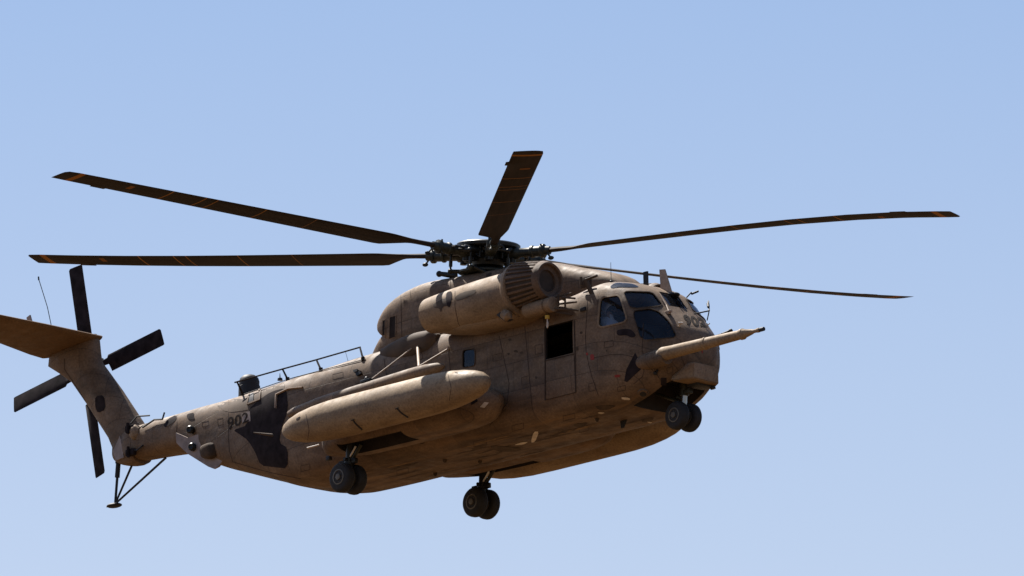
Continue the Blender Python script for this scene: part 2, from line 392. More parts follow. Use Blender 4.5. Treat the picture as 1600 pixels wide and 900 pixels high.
# cockpit fittings
bm = NB(); box(bm, (5.55, 0, 1.95), (.3, 1.9, .5), bev=.05); box(bm, (5.2, 0, 2.95), (.35, .5, .12), bev=.03); part('instrument_panel', bm, 'black', heli)
for y in (-.68, .68):
    bm = NB(); box(bm, (4.42, y * 1.17, 1.78), (.5, .46, .14), bev=.04); box(bm, (4.12, y * 1.17, 2.2), (.12, .48, .95), bev=.05); part('seat', bm, 'black', heli)
# crew door lower half, standing proud of the skin
patch('door_panel', [(854, 566), (897.5, 556), (899.5, 612.5), (855, 624)], BF, 'paint', heli, off=.016, grid=5, rnd=0, label='lower half of the crew door')
bm = NB()
for L_ in ([(852, 509), (852, 625)], [(897.5, 501), (900, 613)], [(852, 625), (900, 613)], [(852, 563.5), (897, 553)]): bm = NB(); ribbon(bm, L_, BF, 1.3, .012); part('door_frame', bm, 'seam', heli)
bm = NB()
for L_ in ([(918, 470), (914, 540), (922, 580), (935, 618)], [(1005, 505), (1003, 560), (1030, 590)], [(600, 560), (612, 640)],
           [(357, 622), (357, 700), (364, 722)], [(365, 722), (420, 738), (470, 748)], [(277, 645), (276, 676)], [(447, 606), (449, 640)],
           [(700, 540), (705, 590)], [(780, 525), (800, 620), (765, 665)], [(820, 510), (832, 640)], [(923, 560), (965, 552), (1000, 560), (1008, 585), (990, 600)]):
    bm = NB(); ribbon(bm, chaikin(L_, 1, False), BF, .9, .003); part('skin_seam', bm, 'seam', heli)

# sponsons, tanks
BS = {}
for s in (-1, 1):
    SP = [(-3.4, .05, .95, 1.1, 1.2, 2.4, 2.4), (-3.25, .25, .8, 1.1, 1.32, 2.5, 2.5), (-2.9, .48, .76, 1.1, 1.42, 2.8, 3.0), (-2.2, .62, .70, 1.1, 1.50, 3.0, 3.2),
          (-.2, .64, .68, 1.1, 1.52, 3.0, 3.0), (.9, .57, .67, 1.1, 1.54, 2.8, 2.8), (1.5, .44, .70, 1.12, 1.46, 2.6, 2.5), (1.88, .24, .87, 1.15, 1.34, 2.3, 2.2), (2.02, .06, 1.05, 1.15, 1.22, 2.2, 2.2)]
    bm = NB(); superloft(bm, SP, .15, 40, yc=1.70 * s); BS[s] = bvh_of(bm)
    sp = part('sponson', bm, 'paint', heli)
    c = NB(); box(c, (-1.5, 1.96 * s, .6), (2.0, .55, .7)); boolean(sp, c)
    # fuel tank
    prof = [(-3.42, .02), (-3.38, .10), (-3.28, .18), (-3.1, .26), (-2.8, .335), (-2.4, .39), (-1.9, .425), (-1.2, .435), (.8, .435), (1.3, .43), (1.8, .405), (2.2, .355), (2.5, .295), (2.7, .23), (2.82, .15), (2.88, .08), (2.895, .02)]
    bm = NB(); lathe(bm, (0, 2.9 * s, 1.19), (1, 0, 0), prof, 40)
    if s < 0: BT = bvh_of(bm)
    tk = part('fuel_tank', bm, 'tank', heli, 'long rounded external fuel tank')
    bm = NB(); box(bm, (.4, 2.42 * s, 1.18), (2.6, .22, .2), bev=.04); box(bm, (-1.6, 2.42 * s, 1.18), (.6, .22, .16), bev=.04); part('tank_mount', bm, 'paint', heli)
    # slim pod with its stays
    yp = 2.12 * s
    prof = [(-4.12, .02), (-4.07, .07), (-3.9, .11), (-3.2, .155), (-2.9, .165), (-.2, .165), (.2, .15), (.55, .11), (.72, .06), (.78, .01)]
    bm = NB(); lathe(bm, (0, yp, 1.98), (1, 0, .042), prof, 22); pod = part('stores_pod', bm, 'paint', heli, 'slim tube pod above the fuel tank')
    bm = NB(); box(bm, (-1.7, yp - .05 * s, 1.80), (3.4, .22, .24), rot=Matrix.Rotation(-.042, 3, 'Y'), bev=.05); part('pod_mount', bm, 'camo_brown', heli)
    for a, b, r in (((-.9, 1.30 * s, 2.86), (-.02, yp, 2.13), .032), ((.08, 1.32 * s, 2.62), (-.02, yp, 2.13), .022), ((-.95, 1.28 * s, 2.90), (-1.62, yp, 2.07), .016)):
        bm = NB(); tube(bm, a, b, r); tube(bm, a, Vector(a) + Vector((0, .05 * s, 0)), r * 1.8); part('pod_strut', bm, 'strut', heli)
    bm = NB(); box(bm, (-1.62, yp, 2.1), (.3, .16, .08), bev=.02); sphere(bm, (-1.62, yp - .02, 2.15), .05, n=10); part('pod_fitting', bm, 'metal', heli)
    if s < 0:
        for n_, pts in ((0, [(552, 656), (556, 662), (566, 671)]), (1, [(621, 638), (626, 644), (638, 652)])):
            bm = NB(); ribbon(bm, chaikin(pts, 1, False), BT, 1.4, .02); ribbon(bm, [(pts[0][0] - 3, pts[0][1] + 1), (pts[0][0] + 2, pts[0][1] - 1)], BT, 1.4, .02)
            h_ = part('tank_handle', bm, 'black', heli); h_.parent = tk
        for p in ([(711, 579), (718, 578), (716, 583), (710, 583)], [(463, 654), (470, 650), (468, 655), (463, 657)]):
            h_ = patch('fuel_cap', p, BT, 'camo', heli, .006, rnd=1); h_.parent = tk
        for u, v0, v1 in ((478, 645, 697), (700, 583, 629)): bm = NB(); ribbon(bm, [(u, v0 + 2), (u + 5, (v0 + v1) / 2), (u + 2, v1 - 3)], BT, .8, .002); h_ = part('tank_seam', bm, 'seam', heli); h_.parent = tk

# main landing gear and nose gear
def wheel(c, r, wd, side):
    bm = NB(); cx = Vector(c) - Vector((0, wd / 2, 0))
    lathe(bm, cx, (0, 1, 0), [(.0, r * .50), (.0, r * .78), (wd * .07, r * .90), (wd * .22, r * .985), (wd * .5, r), (wd * .78, r * .985), (wd * .93, r * .90), (wd, r * .78), (wd, r * .50)], 36)
    for k in (.38, .5, .62): lathe(bm, cx, (0, 1, 0), [(wd * k - .006, r * .99), (wd * k - .004, r * 1.006), (wd * k + .004, r * 1.006), (wd * k + .006, r * .99)], 36, False)
    o = part('wheel', bm, 'tyre', heli, ang=50)
    for s in (-1, 1):
        bm = NB(); f = Vector(c) + Vector((0, s * (wd / 2 - .005), 0))
        lathe(bm, f, (0, s, 0), [(-.02, r * .52), (.012, r * .52), (.016, r * .44), (-.015, r * .38), (-.02, r * .22), (.03, r * .2), (.035, r * .1), (.035, .004)], 28)
        for k in range(8):
            a = 2 * math.pi * k / 8; sphere(bm, f + Vector((math.cos(a) * r * .31, s * -.006, math.sin(a) * r * .31)), .014, n=8)
        q = part('rim', bm, 'rim', heli); q.parent = o
for s in (-1, 1):
    X, Y, Z = -2.42, 1.98 * s, .12
    for d in (-1, 1): wheel((X, Y + d * .18, Z), .325, .235, d)
    bm = NB(); tube(bm, (X, Y - .3, Z), (X, Y + .3, Z), .05); tube(bm, (X, Y, Z), (X + .05, Y, Z + .3), .06, .06); part('axle', bm, 'steel', heli)
    bm = NB(); tube(bm, (X + .03, Y, Z + .22), (X + .1, Y, .95), .085, .095, 16); tube(bm, (X + .04, Y, Z + .30), (X + .045, Y, Z + .36), .12, .12, 16); box(bm, (X + .14, Y, Z + .36), (.26, .1, .12), bev=.02)
    tube(bm, (X + .06, Y - .17, .52), (X + .06, Y + .17, .52), .035); part('gear_leg', bm, 'metal', heli)
    bm = NB(); tube(bm, (X + .14, Y, Z + .40), (X + .42, Y, .8), .04); part('drag_brace', bm, 'olive', heli)
    bm = NB(); tube(bm, (X + .22, Y - .14, .55), (X + .42, Y - .16, .74), .02, .02, 8); part('actuator', bm, 'steel', heli)
    bm = NB(); tube(bm, (X - .22, Y - .05, .50), (X + .05, Y, .52), .028, .028, 8); part('lever', bm, 'metal', heli)
for d in (-1, 1): wheel((5.82, d * .185, .29), .305, .215, d)
bm = NB(); tube(bm, (5.82, -.3, .29), (5.82, .3, .29), .045); tube(bm, (5.82, 0, .29), (5.87, 0, .78), .06, .06, 16); part('axle', bm, 'steel', heli)
bm = NB(); tube(bm, (5.86, 0, .74), (5.9, 0, 1.2), .10, .11, 18); box(bm, (5.97, -.02, .80), (.22, .14, .10), bev=.02); tube(bm, (5.78, -.14, .7), (5.78, .14, .7), .03); tube(bm, (5.75, -.06, .62), (5.1, -.06, .9), .035); part('gear_leg', bm, 'olive', heli)

# nose details
bm = NB()
for v in ((6.58, -.42, 1.29), (6.58, -.42, .94), (6.58, .32, 1.28), (6.58, .32, .91), (6.10, -.66, .93), (6.1, -.42, 1.3), (6.1, .55, 1.28), (6.1, .62, .91)): bm.verts.new(v)
bmesh.ops.convex_hull(bm, input=bm.verts); bmesh.ops.dissolve_limit(bm, angle_limit=.02, verts=bm.verts, edges=bm.edges)
bmesh.ops.bevel(bm, geom=bm.edges[:], offset=.018, segments=2, affect='EDGES'); part('sensor_housing', bm, 'nacelle', heli, 'boxy housing under the nose', ang=30)
bm = NB(); box(bm, (6.22, .12, .93), (.34, .5, .12), bev=.02); tube(bm, (6.36, .33, .96), (6.38, .35, .84), .06); part('landing_light', bm, 'black', heli)
bm = NB(); lathe(bm, (5.3, -.98, 1.36), (1, -.005, .005), [(0, .05), (.3, .16), (.75, .19), (1.0, .185), (1.06, .17)], 24); part('probe_fairing', bm, 'paint', heli)
bm = NB(); lathe(bm, (6.24, -1.02, 1.42), (1, 0, 0), [(0, .14), (.05, .152), (.25, .142), (1.3, .125), (1.31, .137), (1.36, .137), (1.37, .122), (2.38, .102), (2.39, .12), (2.45, .12), (2.47, .10), (2.72, .055), (2.76, .04), (2.86, .042), (2.88, .05), (2.93, .05), (2.95, .034), (3.02, .036), (3.06, .01)], 28)
BP = bvh_of(bm); prb = part('refuelling_probe', bm, 'tank', heli)
bm = NB(); lathe(bm, (6.24 + 2.95, -1.02, 1.42), (1, 0, 0), [(0, .044), (.03, .046), (.12, .044), (.125, .01)], 16); q = part('nozzle', bm, 'black', heli); q.parent = prb
bm = NB(); tube(bm, (6.30, .62, 2.04), (6.62, .66, 2.10), .035); sphere(bm, (6.64, .66, 2.10), .05, n=10); box(bm, (6.34, .6, 2.0), (.2, .14, .12), bev=.02); part('pitot_tube', bm, 'black', heli)
bm = NB(); p, _ = on(1107, 515, BF, 0); tube(bm, p, p + Vector((0, -.02, .1)), .012); tube(bm, p + Vector((0, -.02, .1)), p + Vector((.06, -.02, .12)), .012); part('pitot_tube', bm, 'pale', heli)
patch('camouflage_patch', [(963, 516), (976, 513.5), (987, 515), (995, 525), (987, 528), (979, 523.5), (965, 525)], BF, 'camo', heli)
patch('camouflage_patch', [(992.5, 551), (1004, 574.5), (980, 597), (975.5, 595), (979, 577)], BF, 'camo', heli, rnd=0)
patch('hatch', [(1032.5, 590), (1041.5, 590), (1041.5, 602), (1032.5, 602)], BF, 'camo', heli, rnd=0)
for pts in ([(922, 554), (928, 553), (929, 562), (923, 563)], [(960, 586), (969, 585), (969, 589), (961, 590)], [(916, 551), (919, 551), (919, 555), (916, 555)], [(1096, 545), (1098, 545), (1098, 552), (1096, 552)]):
    patch('red_marking', pts, BF, 'red', heli, rnd=1)
# navigation light under the nose
p, nn = on(1005, 614, BF, .0); bm = NB(); lathe(bm, p, nn, [(-.02, .13), (.03, .12), (.04, .08), (.03, .06)], 20); part('belly_light', bm, 'paint', heli)
bm = NB(); lathe(bm, p, nn, [(-.02, .085), (.035, .085), (.045, .03)], 20); part('light_lens', bm, 'black', heli)
for u, v, r in ((1024, 583, .05), (1027, 579, .03)):
    p, nn = on(u, v, BF, 0); bm = NB(); lathe(bm, p, nn, [(-.01, r), (.03, r * .8), (.05, .01)], 12); part('fitting', bm, 'black', heli)
# wipers and small probes
bm = NB(); P = [on(u, v, BF, .04)[0] for u, v in ((1029, 461), (1035, 471), (1040, 479), (1044, 489))]; poly_tube(bm, P, .016); tube(bm, P[-1], P[-1] + Vector((.0, .0, -.06)), .05); box(bm, P[-1] + Vector((0, -.02, -.01)), (.2, .06, .05), bev=.01); part('wiper', bm, 'strut', heli)
bm = NB(); P = [(6.02, .2, 2.52), (6.12, .55, 2.62), (5.9, .75, 2.9)]; poly_tube(bm, P, .016); poly_tube(bm, [(6.12, .55, 2.62), (6.05, .55, 2.42)], .012); poly_tube(bm, [(6.05, .6, 2.72), (5.98, .66, 2.82)], .03); part('wiper', bm, 'black', heli)
bm = NB(); tube(bm, (5.55, .45, 3.0), (5.60, .55, 3.12), .015); tube(bm, (5.60, .55, 3.08), (5.76, .6, 3.12), .022); part('temperature_probe', bm, 'black', heli)
p, nn = on(1061, 510, BF, 0); bm = NB(); tube(bm, p, p + nn * .12, .02); tube(bm, p + nn * .1 - R1 * .04, p + nn * .1 + R1 * .06, .026); part('static_port', bm, 'pale', heli)
# antennas on the cockpit roof
bm = NB(); hull(bm, [(5.13, .1, 3.14), (5.48, .1, 3.0), (5.26, .1, 3.62), (5.10, .1, 3.64)], (0, .03, 0)); part('blade_antenna', bm, 'strut', heli)
bm = NB(); hull(bm, [(4.66, .05, 3.34), (4.78, .05, 3.34), (4.78, .05, 3.66), (4.66, .05, 3.66)], (0, .04, 0)); part('blade_antenna', bm, 'black', heli)
bm = NB(); sphere(bm, (5.36, .18, 3.04), .15, (1.5, 1, .4), 20); part('beacon', bm, 'black', heli)
p = at(955, 440, 1, -.8); bm = NB(); tube(bm, p, p + Vector((0, 0, .42)), .008, .005, 6); sphere(bm, p, .035, n=10); part('whip_antenna', bm, 'metal', heli)
# roof window at the shoulder and its torn edge
patch('roof_window', [(953, 447), (962, 441.5), (975, 442), (990, 443.5), (1000, 449), (985, 449.5), (968, 449), (955, 451)], BF, 'glass', heli, .006, grid=3)
# rescue mirror bracket
bm = NB(); a = at(925, 459, 1, -1.16); b = at(915, 437, 1, -1.25); tube(bm, a, b, .055, .05); tube(bm, b, at(933, 430.5, 1, -1.2), .028); tube(bm, at(908, 433, 1, -1.2), at(908, 446, 1, -1.2), .03); box(bm, at(916, 441, 1, -1.1), (.32, .04, .24), bev=.01); part('mirror', bm, 'camo_brown', heli)

# fairing over the gearbox
PY = [(-3.02, .42, 3.66, 3.76, 3.84, 2.6, 2.6), (-2.97, .50, 3.58, 3.76, 3.98, 2.8, 2.8), (-2.85, .55, 3.50, 3.7, 4.18, 3.0, 3), (-2.6, .60, 3.25, 3.7, 4.33, 3.3, 3), (-2.1, .64, 3.1, 3.7, 4.47, 3.6, 3), (-1.5, .66, 3.0, 3.7, 4.53, 3.8, 3),
      (-.6, .68, 3.0, 3.7, 4.48, 4, 3), (.5, .68, 3.0, 3.7, 4.42, 4, 3), (1.4, .66, 3.0, 3.6, 4.36, 4, 3), (2.2, .64, 3.0, 3.6, 4.28, 3.8, 3), (3.0, .60, 2.9, 3.5, 4.04, 3.4, 3), (3.8, .56, 2.9, 3.4, 3.80, 3.2, 3),
      (4.1, .50, 3.0, 3.4, 3.68, 3.0, 3), (4.32, .42, 3.0, 3.3, 3.54, 2.8, 3), (4.44, .32, 3.0, 3.3, 3.42, 2.6, 3), (4.5, .16, 3.0, 3.2, 3.32, 2.5, 3)]
bm = NB(); superloft(bm, PY, .14, 56); BY = bvh_of(bm); dog = part('gearbox_fairing', bm, 'paint', heli)
PB = [(-3.3, .40, 3.0, 3.1, 3.24, 3.5, 3), (-3.1, .47, 3.0, 3.15, 3.45, 4, 3), (-2.9, .52, 3.0, 3.2, 3.62, 4, 3), (-2.4, .58, 3.0, 3.3, 3.8, 4, 3), (-1.5, .62, 3.0, 3.3, 3.8, 4, 3)]
bm = NB(); superloft(bm, PB, .14, 40); part('rear_fairing', bm, 'paint', heli)
for pts in ([(598, 501), (602.5, 499.5), (602, 531), (597, 533.5)], [(609, 495.5), (619, 493), (618, 526.5), (608, 530)]):
    q = patch('vent', pts, BY, 'ink', heli, .006, rnd=0, grid=6); bm = NB(); ribbon(bm, pts, BY, 1.2, .012, True); f = part('vent_frame', bm, 'paint', heli); f.parent = q
bm = NB()
for i in range(4): ribbon(bm, [(761 + i * 2.1, 427.5 - i * .5), (761 + i * 2.1, 434 - i * .5)], BY, 1.1, .008)
part('grille', bm, 'camo', heli)
bm = NB()
for L_ in ([(626, 449), (628, 530)], [(704, 437), (704, 470)], [(640, 447), (642, 465)]): bm = NB(); ribbon(bm, L_, BY, .8, .003); part('fairing_seam', bm, 'seam', heli)

# engines
def eng(s):
    Y = 1.66 * s
    bm = NB(); lathe(bm, (0, Y, 3.32), (1, 0, 0), [(.45, .28), (-.06, .32), (-.10, .36), (-.08, .385), (.15, .41), (.7, .45), (.72, .447), (.74, .453), (1.5, .49), (2.62, .51)], 40)
    bv = bvh_of(bm); en = part('engine_nacelle', bm, 'nacelle', heli)
    bm = NB(); lathe(bm, (-.05, Y, 3.32), (1, 0, 0), [(.1, .325), (.06, .32), (.3, .15)], 24); q = part('exhaust', bm, 'black', heli); q.parent = en
    F = [(-.1, .20, 2.98, 3.05, 3.2, 2.5, 2.5), (.4, .38, 2.86, 3.0, 3.25, 2.6, 2.6), (1.2, .5, 2.74, 3.0, 3.35, 2.8, 2.8), (2.4, .5, 2.72, 3.0, 3.4, 2.8, 2.8), (3.0, .35, 2.82, 3.0, 3.3, 2.5, 2.5), (3.35, .1, 2.95, 3.05, 3.15, 2.3, 2.3)]
    bm = NB(); superloft(bm, F, .14, 36, yc=1.36 * s); q = part('nacelle_fairing', bm, 'nacelle', heli)
    bm = NB(); lathe(bm, (2.56, Y, 3.39), (1, 0, .02), [(0, .50), (.02, .54), (.08, .57), (.16, .575), (.18, .54)], 44); part('cowling_ring', bm, 'nacelle', heli)
    # particle filter barrel
    d = Vector((1, 0, .0)); o = Vector((2.70, Y, 3.435)); Lb = .74
    def rad(t): return .545 - (.545 - .43) * (t / Lb) ** 1.2
    bm = NB(); lathe(bm, o, d, [(0, .52)] + [(t, rad(t) - .025) for t in np.linspace(0, Lb, 8)], 48); fl = part('filter_barrel', bm, 'slat', heli)
    bm = NB(); n_ = 28
    for k in range(n_):
        a = 2 * math.pi * k / n_; dirv = Vector((0, math.cos(a), math.sin(a))); tg = Vector((0, -math.sin(a), math.cos(a))); hw = (.020, .030, .024, .038, .018)[k % 5]
        rings = []
        for t in np.linspace(.02, Lb, 6):
            c = o + d * t; r = rad(t)
            rings.append([c + dirv * (r - .03) - tg * hw, c + dirv * (r + .004) - tg * hw, c + dirv * (r + .004) + tg * hw * .6, c + dirv * (r - .03) + tg * hw])
        loft(bm, rings)
    q = part('slats', bm, 'nacelle_dark', heli, kind='stuff'); q.parent = fl
    bm = NB(); lathe(bm, o, d, [(Lb - .02, .41), (Lb, .435), (Lb + .02, .44), (Lb + .08, .415), (Lb + .12, .40), (Lb + .14, .39), (Lb + .145, .37), (Lb + .13, .345), (Lb + .06, .33), (Lb + .04, .28), (Lb + .05, .24), (Lb - .04, .23), (Lb - .06, .15), (Lb - .05, .01)], 44); inl = part('intake_ring', bm, 'nacelle_dark', heli)
    bm = NB(); lathe(bm, o + Vector((Lb - .05, 0, 0)), d, [(0, .20), (.03, .205), (.05, .18), (.03, .12), (.05, .01)], 32); q = part('intake_guard', bm, 'camo_brown', heli); q.parent = inl
    return bv, en, fl
BN, nac, flt = eng(-1); eng(1)
for pts in ([(677, 475), (690, 468), (697, 466), (698, 457), (707, 455), (706, 470), (703, 481), (699, 478), (692, 479.5), (689, 489), (687, 482), (678, 481)],
            [(711, 464), (722, 457), (745, 452), (742, 459), (726, 467), (713, 471)]):
    q = patch('soot_shadow_patch', pts, BN, 'camo_brown', heli, rnd=1, grid=3); q.parent = nac  # soot marks; the first outline also takes in the painted blade shadow
q = patch('soot_shadow_patch', [(698, 457), (707, 455), (706, 470), (703, 481), (699, 478), (697, 468)], BN, 'camo', heli, .009, rnd=1, grid=3); q.parent = nac  # rotor blade's cast shadow, painted as a darker band across the nacelle
bm = NB(); ribbon(bm, [(711, 455), (711, 480), (716, 505), (722, 515)], BN, .8, .003); q = part('nacelle_seam', bm, 'seam', heli); q.parent = nac
bm = NB(); p = at(782, 494, 1, -2.12); hull(bm, [at(775, 492, 1, -2.12), at(782, 487, 1, -2.12), at(797, 499, 1, -2.08), at(789, 502, 1, -2.08)], (0, .1, 0)); part('drain_vent', bm, 'black', heli)
bm = NB(); lathe(bm, at(784, 488, 1, -2.1), (1, .2, -.7), [(0, .02), (.05, .1), (.2, .12), (.3, .02)], 14); part('drain_scoop', bm, 'nacelle', heli)
# bulge over the shoulder behind the engine
bm = NB(); superloft(bm, [(-2.2, .05, 2.85, 2.95, 3.05, 2.3, 2.3), (-1.8, .18, 2.72, 2.95, 3.12, 2.3, 2.3), (-1.1, .27, 2.62, 2.95, 3.2, 2.3, 2.3), (-.6, .24, 2.66, 2.95, 3.18, 2.3, 2.3), (-.42, .1, 2.8, 2.95, 3.06, 2.2, 2.2)], .1, 26, yc=-1.12); part('oil_cooler_bulge', bm, 'camo_brown', heli)
# rescue hoist over the crew door
bm = NB(); lathe(bm, (2.9, -1.74, 2.87), (1, 0, 0), [(0, .10), (.02, .15), (.06, .165), (.62, .16), (.64, .13), (.68, .13), (.69, .165), (.84, .165), (.85, .14), (.84, .08), (.86, .01)], 24); hst = part('rescue_hoist', bm, 'nacelle', heli)
bm = NB()
for a, b in (((3.6, -1.3, 3.05), (3.95, -1.7, 2.98)), ((3.95, -1.7, 2.98), (3.95, -1.3, 3.02)), ((3.7, -1.75, 2.78), (4.1, -1.35, 2.72)), ((3.55, -1.7, 3.02), (4.0, -1.45, 3.1)), ((3.75, -1.6, 3.1), (3.75, -1.6, 2.85)),
             ((3.9, -1.55, 3.1), (3.9, -1.55, 2.8)), ((3.6, -1.6, 2.9), (4.1, -1.4, 2.9)), ((3.5, -1.75, 2.75), (3.9, -1.35, 2.66))): tube(bm, a, b, .022, .022, 8)
part('hoist_bracket', bm, 'camo_brown', heli)
bm = NB(); p = at(855, 493, 1, -1.75); tube(bm, p, p + Vector((0, 0, -.07)), .05); q = part('hook_collar', bm, 'yellow', heli); q.parent = hst
bm = NB(); tube(bm, p + Vector((0, 0, -.05)), p + Vector((0, 0, -.14)), .013)
c = p + Vector((0, 0, -.20)); poly_tube(bm, [c + Vector((.05 * math.sin(t), -.035 * math.sin(t), .065 * math.cos(t))) for t in np.linspace(0, 2 * math.pi, 15)], .014); q = part('hook', bm, 'pale', heli); q.parent = hst
bm = NB(); box(bm, at(911, 483, 1, -1.35), (.16, .05, .09), bev=.01); part('step', bm, 'black', heli)
patch('fitting_plate', [(846, 486), (858, 484), (858, 508), (850, 508)], BF, 'camo_brown', heli, rnd=1)

# tail boom fittings
patch('camouflage_patch', [(336, 632), (352, 622), (372, 615), (400, 609), (440, 590), (447, 606), (430, 622), (410, 634), (385, 641), (355, 645)], BF, 'camo_brown', heli, .004, rnd=1, grid=5)
patch('camouflage_patch', [(388, 640), (405, 625), (424, 612), (447, 606), (451, 640), (440, 668), (436, 692), (450, 700), (450, 732), (430, 730), (407, 727), (400, 708), (388, 688), (374, 678), (364, 672), (388, 664)], BF, 'camo', heli, .007, rnd=1, grid=5, label='dark camouflage patch on the tail boom')
patch('camouflage_patch', [(256, 664), (262, 655), (276, 648), (276, 656), (266, 664), (258, 668)], BF, 'camo', heli, .007, rnd=1)
# number on boom and nose
def number(txt, quad, bv, mat, parent, off, bold=.02):
    cu = bpy.data.curves.new('t', 'FONT'); cu.body = txt; cu.size = 1; cu.offset = bold; cu.space_character = 1.08
    to = bpy.data.objects.new('t', cu); col.objects.link(to); dg = bpy.context.evaluated_depsgraph_get()
    me = bpy.data.meshes.new_from_object(to.evaluated_get(dg)); bpy.data.objects.remove(to)
    bm = NB(); bm.from_mesh(me); bmesh.ops.triangulate(bm, faces=bm.faces)
    bmesh.ops.subdivide_edges(bm, edges=[e for e in bm.edges if e.calc_length() > .15], cuts=1)
    xs = [v.co.x for v in bm.verts]; ys = [v.co.y for v in bm.verts]; x0, x1, y0, y1 = min(xs), max(xs), min(ys), max(ys)
    TL, TR, BR, BL = [Vector(q) for q in quad]
    for v in bm.verts:
        s = (v.co.x - x0) / (x1 - x0); t = (v.co.y - y0) / (y1 - y0); q = BL.lerp(BR, s).lerp(TL.lerp(TR, s), t)
        p, _ = on(q.x, q.y, bv, off)
        if p: v.co = p
        else: v.co = (0, 0, 0); v.tag = True
    bmesh.ops.delete(bm, geom=[v for v in bm.verts if v.tag], context='VERTS')
    return part('serial_number', bm, mat, parent, fix=False)
o = number('902', [(356, 653), (388.5, 643.5), (389.5, 658.5), (356.5, 673)], BF, 'ink', heli, .014, .02); o['label'] = 'black number 902 on the tail boom'
o = number('902', [(1066, 491.5), (1098, 497.5), (1105, 512), (1071, 507.5)], BF, 'ink', heli, .010, .045); o['label'] = 'black number 902 on the nose'
patch('number_panel', [(378, 646.5), (391, 642.5), (392, 658), (379, 661)], BF, 'plate', heli, .0095, rnd=0)
# rotating beacon dome and long wire rail
bm = NB(); lathe(bm, (-7.32, -.2, 2.98), (0, 0, 1), [(0, .25), (.30, .235), (.31, .22), (.40, .225), (.48, .20), (.54, .13), (.56, .06), (.565, .01)], 28); part('radome', bm, 'black', heli)
RB = [onto(u, v, BF, .01) for u, v in ((380, 611), (450, 592.5), (502, 579), (568, 562.5))]
yr = sum(p.y for p in RB) / 4; RT = [at(u, v, 1, yr + .02) for u, v in ((369, 597), (440, 577), (493, 562.5), (561, 543))]
bm = NB(); poly_tube(bm, [RT[0] + (RT[0] - RT[1]) * .03] + RT[1:-1] + [RT[-1] + (RT[-1] - RT[-2]) * .03], .018, 8); rail = part('rail_antenna', bm, 'ink', heli)
for t_, b in zip(RT, RB):
    bm = NB(); tube(bm, t_ - (RT[0] - RT[1]) * .02, b, .02, .024, 8); tube(bm, b + Vector((-.01, 0, .05)), b + Vector((0, 0, -.02)), .045, .045, 10)
    q = part('post', bm, 'ink', heli); q.parent = rail
bm = NB(); poly_tube(bm, [onto(u, v, BF, .02) for u, v in ((382, 612), (409, 604.5), (450, 593.5), (502, 580), (535, 571.5), (572, 562))], .010, 6); q = part('wire', bm, 'black', heli); q.parent = rail
bm = NB(); lathe(bm, (-6.35, -.2, 3.24), (0, 0, 1), [(0, .06), (.05, .05), (.06, .015), (.16, .005)], 10); part('fitting', bm, 'black', heli)
bm = NB(); tube(bm, (-4.4, 0, 3.3), (-4.6, .1, 3.62), .006, .004, 6); part('whip_antenna', bm, 'metal', heli)
# boom openings
bm = NB(); q = patch('vent', [(389, 617), (397, 614), (397, 628), (388, 630)], BF, 'black', heli, .02, rnd=0)
bm = NB(); ribbon(bm, [(391, 613), (408, 610), (407, 624), (387, 632)], BF, 1.8, .03, True); f = part('vent_frame', bm, 'paint', heli); f.parent = q
bm = NB(); ribbon(bm, [(432, 638), (433, 617), (452, 608), (474, 605.5)], BF, 1.1, .05); part('exhaust_lip', bm, 'strut', heli)
bm = NB(); ribbon(bm, [(559, 586), (566, 582)], BF, 5, .06); ribbon(bm, [(556, 582), (562, 580)], BF, 3, .08); part('fitting', bm, 'black', heli)
# sensor plate under the boom
PL = [at(u, v, 1, -.74) for u, v in ((274.5, 676), (293, 684), (311, 678), (311.5, 691), (333, 697), (355, 702.5), (349, 718), (341, 729), (334, 732.5), (325, 729), (293, 709), (275.5, 692))]
bm = NB(); hull(bm, PL, (0, .05, 0)); pl = part('sensor_plate', bm, 'plate', heli, 'grey angular plate under the tail boom', ang=20)
for u, v, r in ((299, 671, .09), (302, 698, .09)):
    c = at(u, v, 1, -.78); bm = NB(); lathe(bm, c + Vector((-.05, .08, 0)), (.25, -1, 0), [(0, r), (.12, r), (.15, r * .7), (.13, r * .4)], 18); q = part('sensor', bm, 'metal', heli); q.parent = pl
bm = NB(); superloft(bm, [(-8.28, .02, 1.9, 1.93, 1.96, 2.3, 2.3), (-8.2, .08, 1.76, 1.93, 2.03, 2.6, 2.6), (-7.95, .12, 1.70, 1.93, 2.05, 2.8, 2.8), (-7.8, .10, 1.72, 1.9, 2.02, 2.8, 2.8), (-7.74, .03, 1.8, 1.9, 1.96, 2.3, 2.3)], .06, 20, yc=-.80); q = part('sensor_cover', bm, 'grime', heli); q.parent = pl
patch('hatch', [(293, 647), (304, 645), (303, 650), (305, 655), (296, 656), (292, 652)], BF, 'camo', heli, .01, rnd=1)
bm = NB(); box(bm, (-8.0, .3, 1.68), (.34, .2, .12), bev=.04); part('fitting', bm, 'black', heli)
bm = NB(); tube(bm, at(436, 681.5, 1, -1.2), at(396, 676, 1, -1.5), .045, .012); part('navigation_light', bm, 'camo_brown', heli)
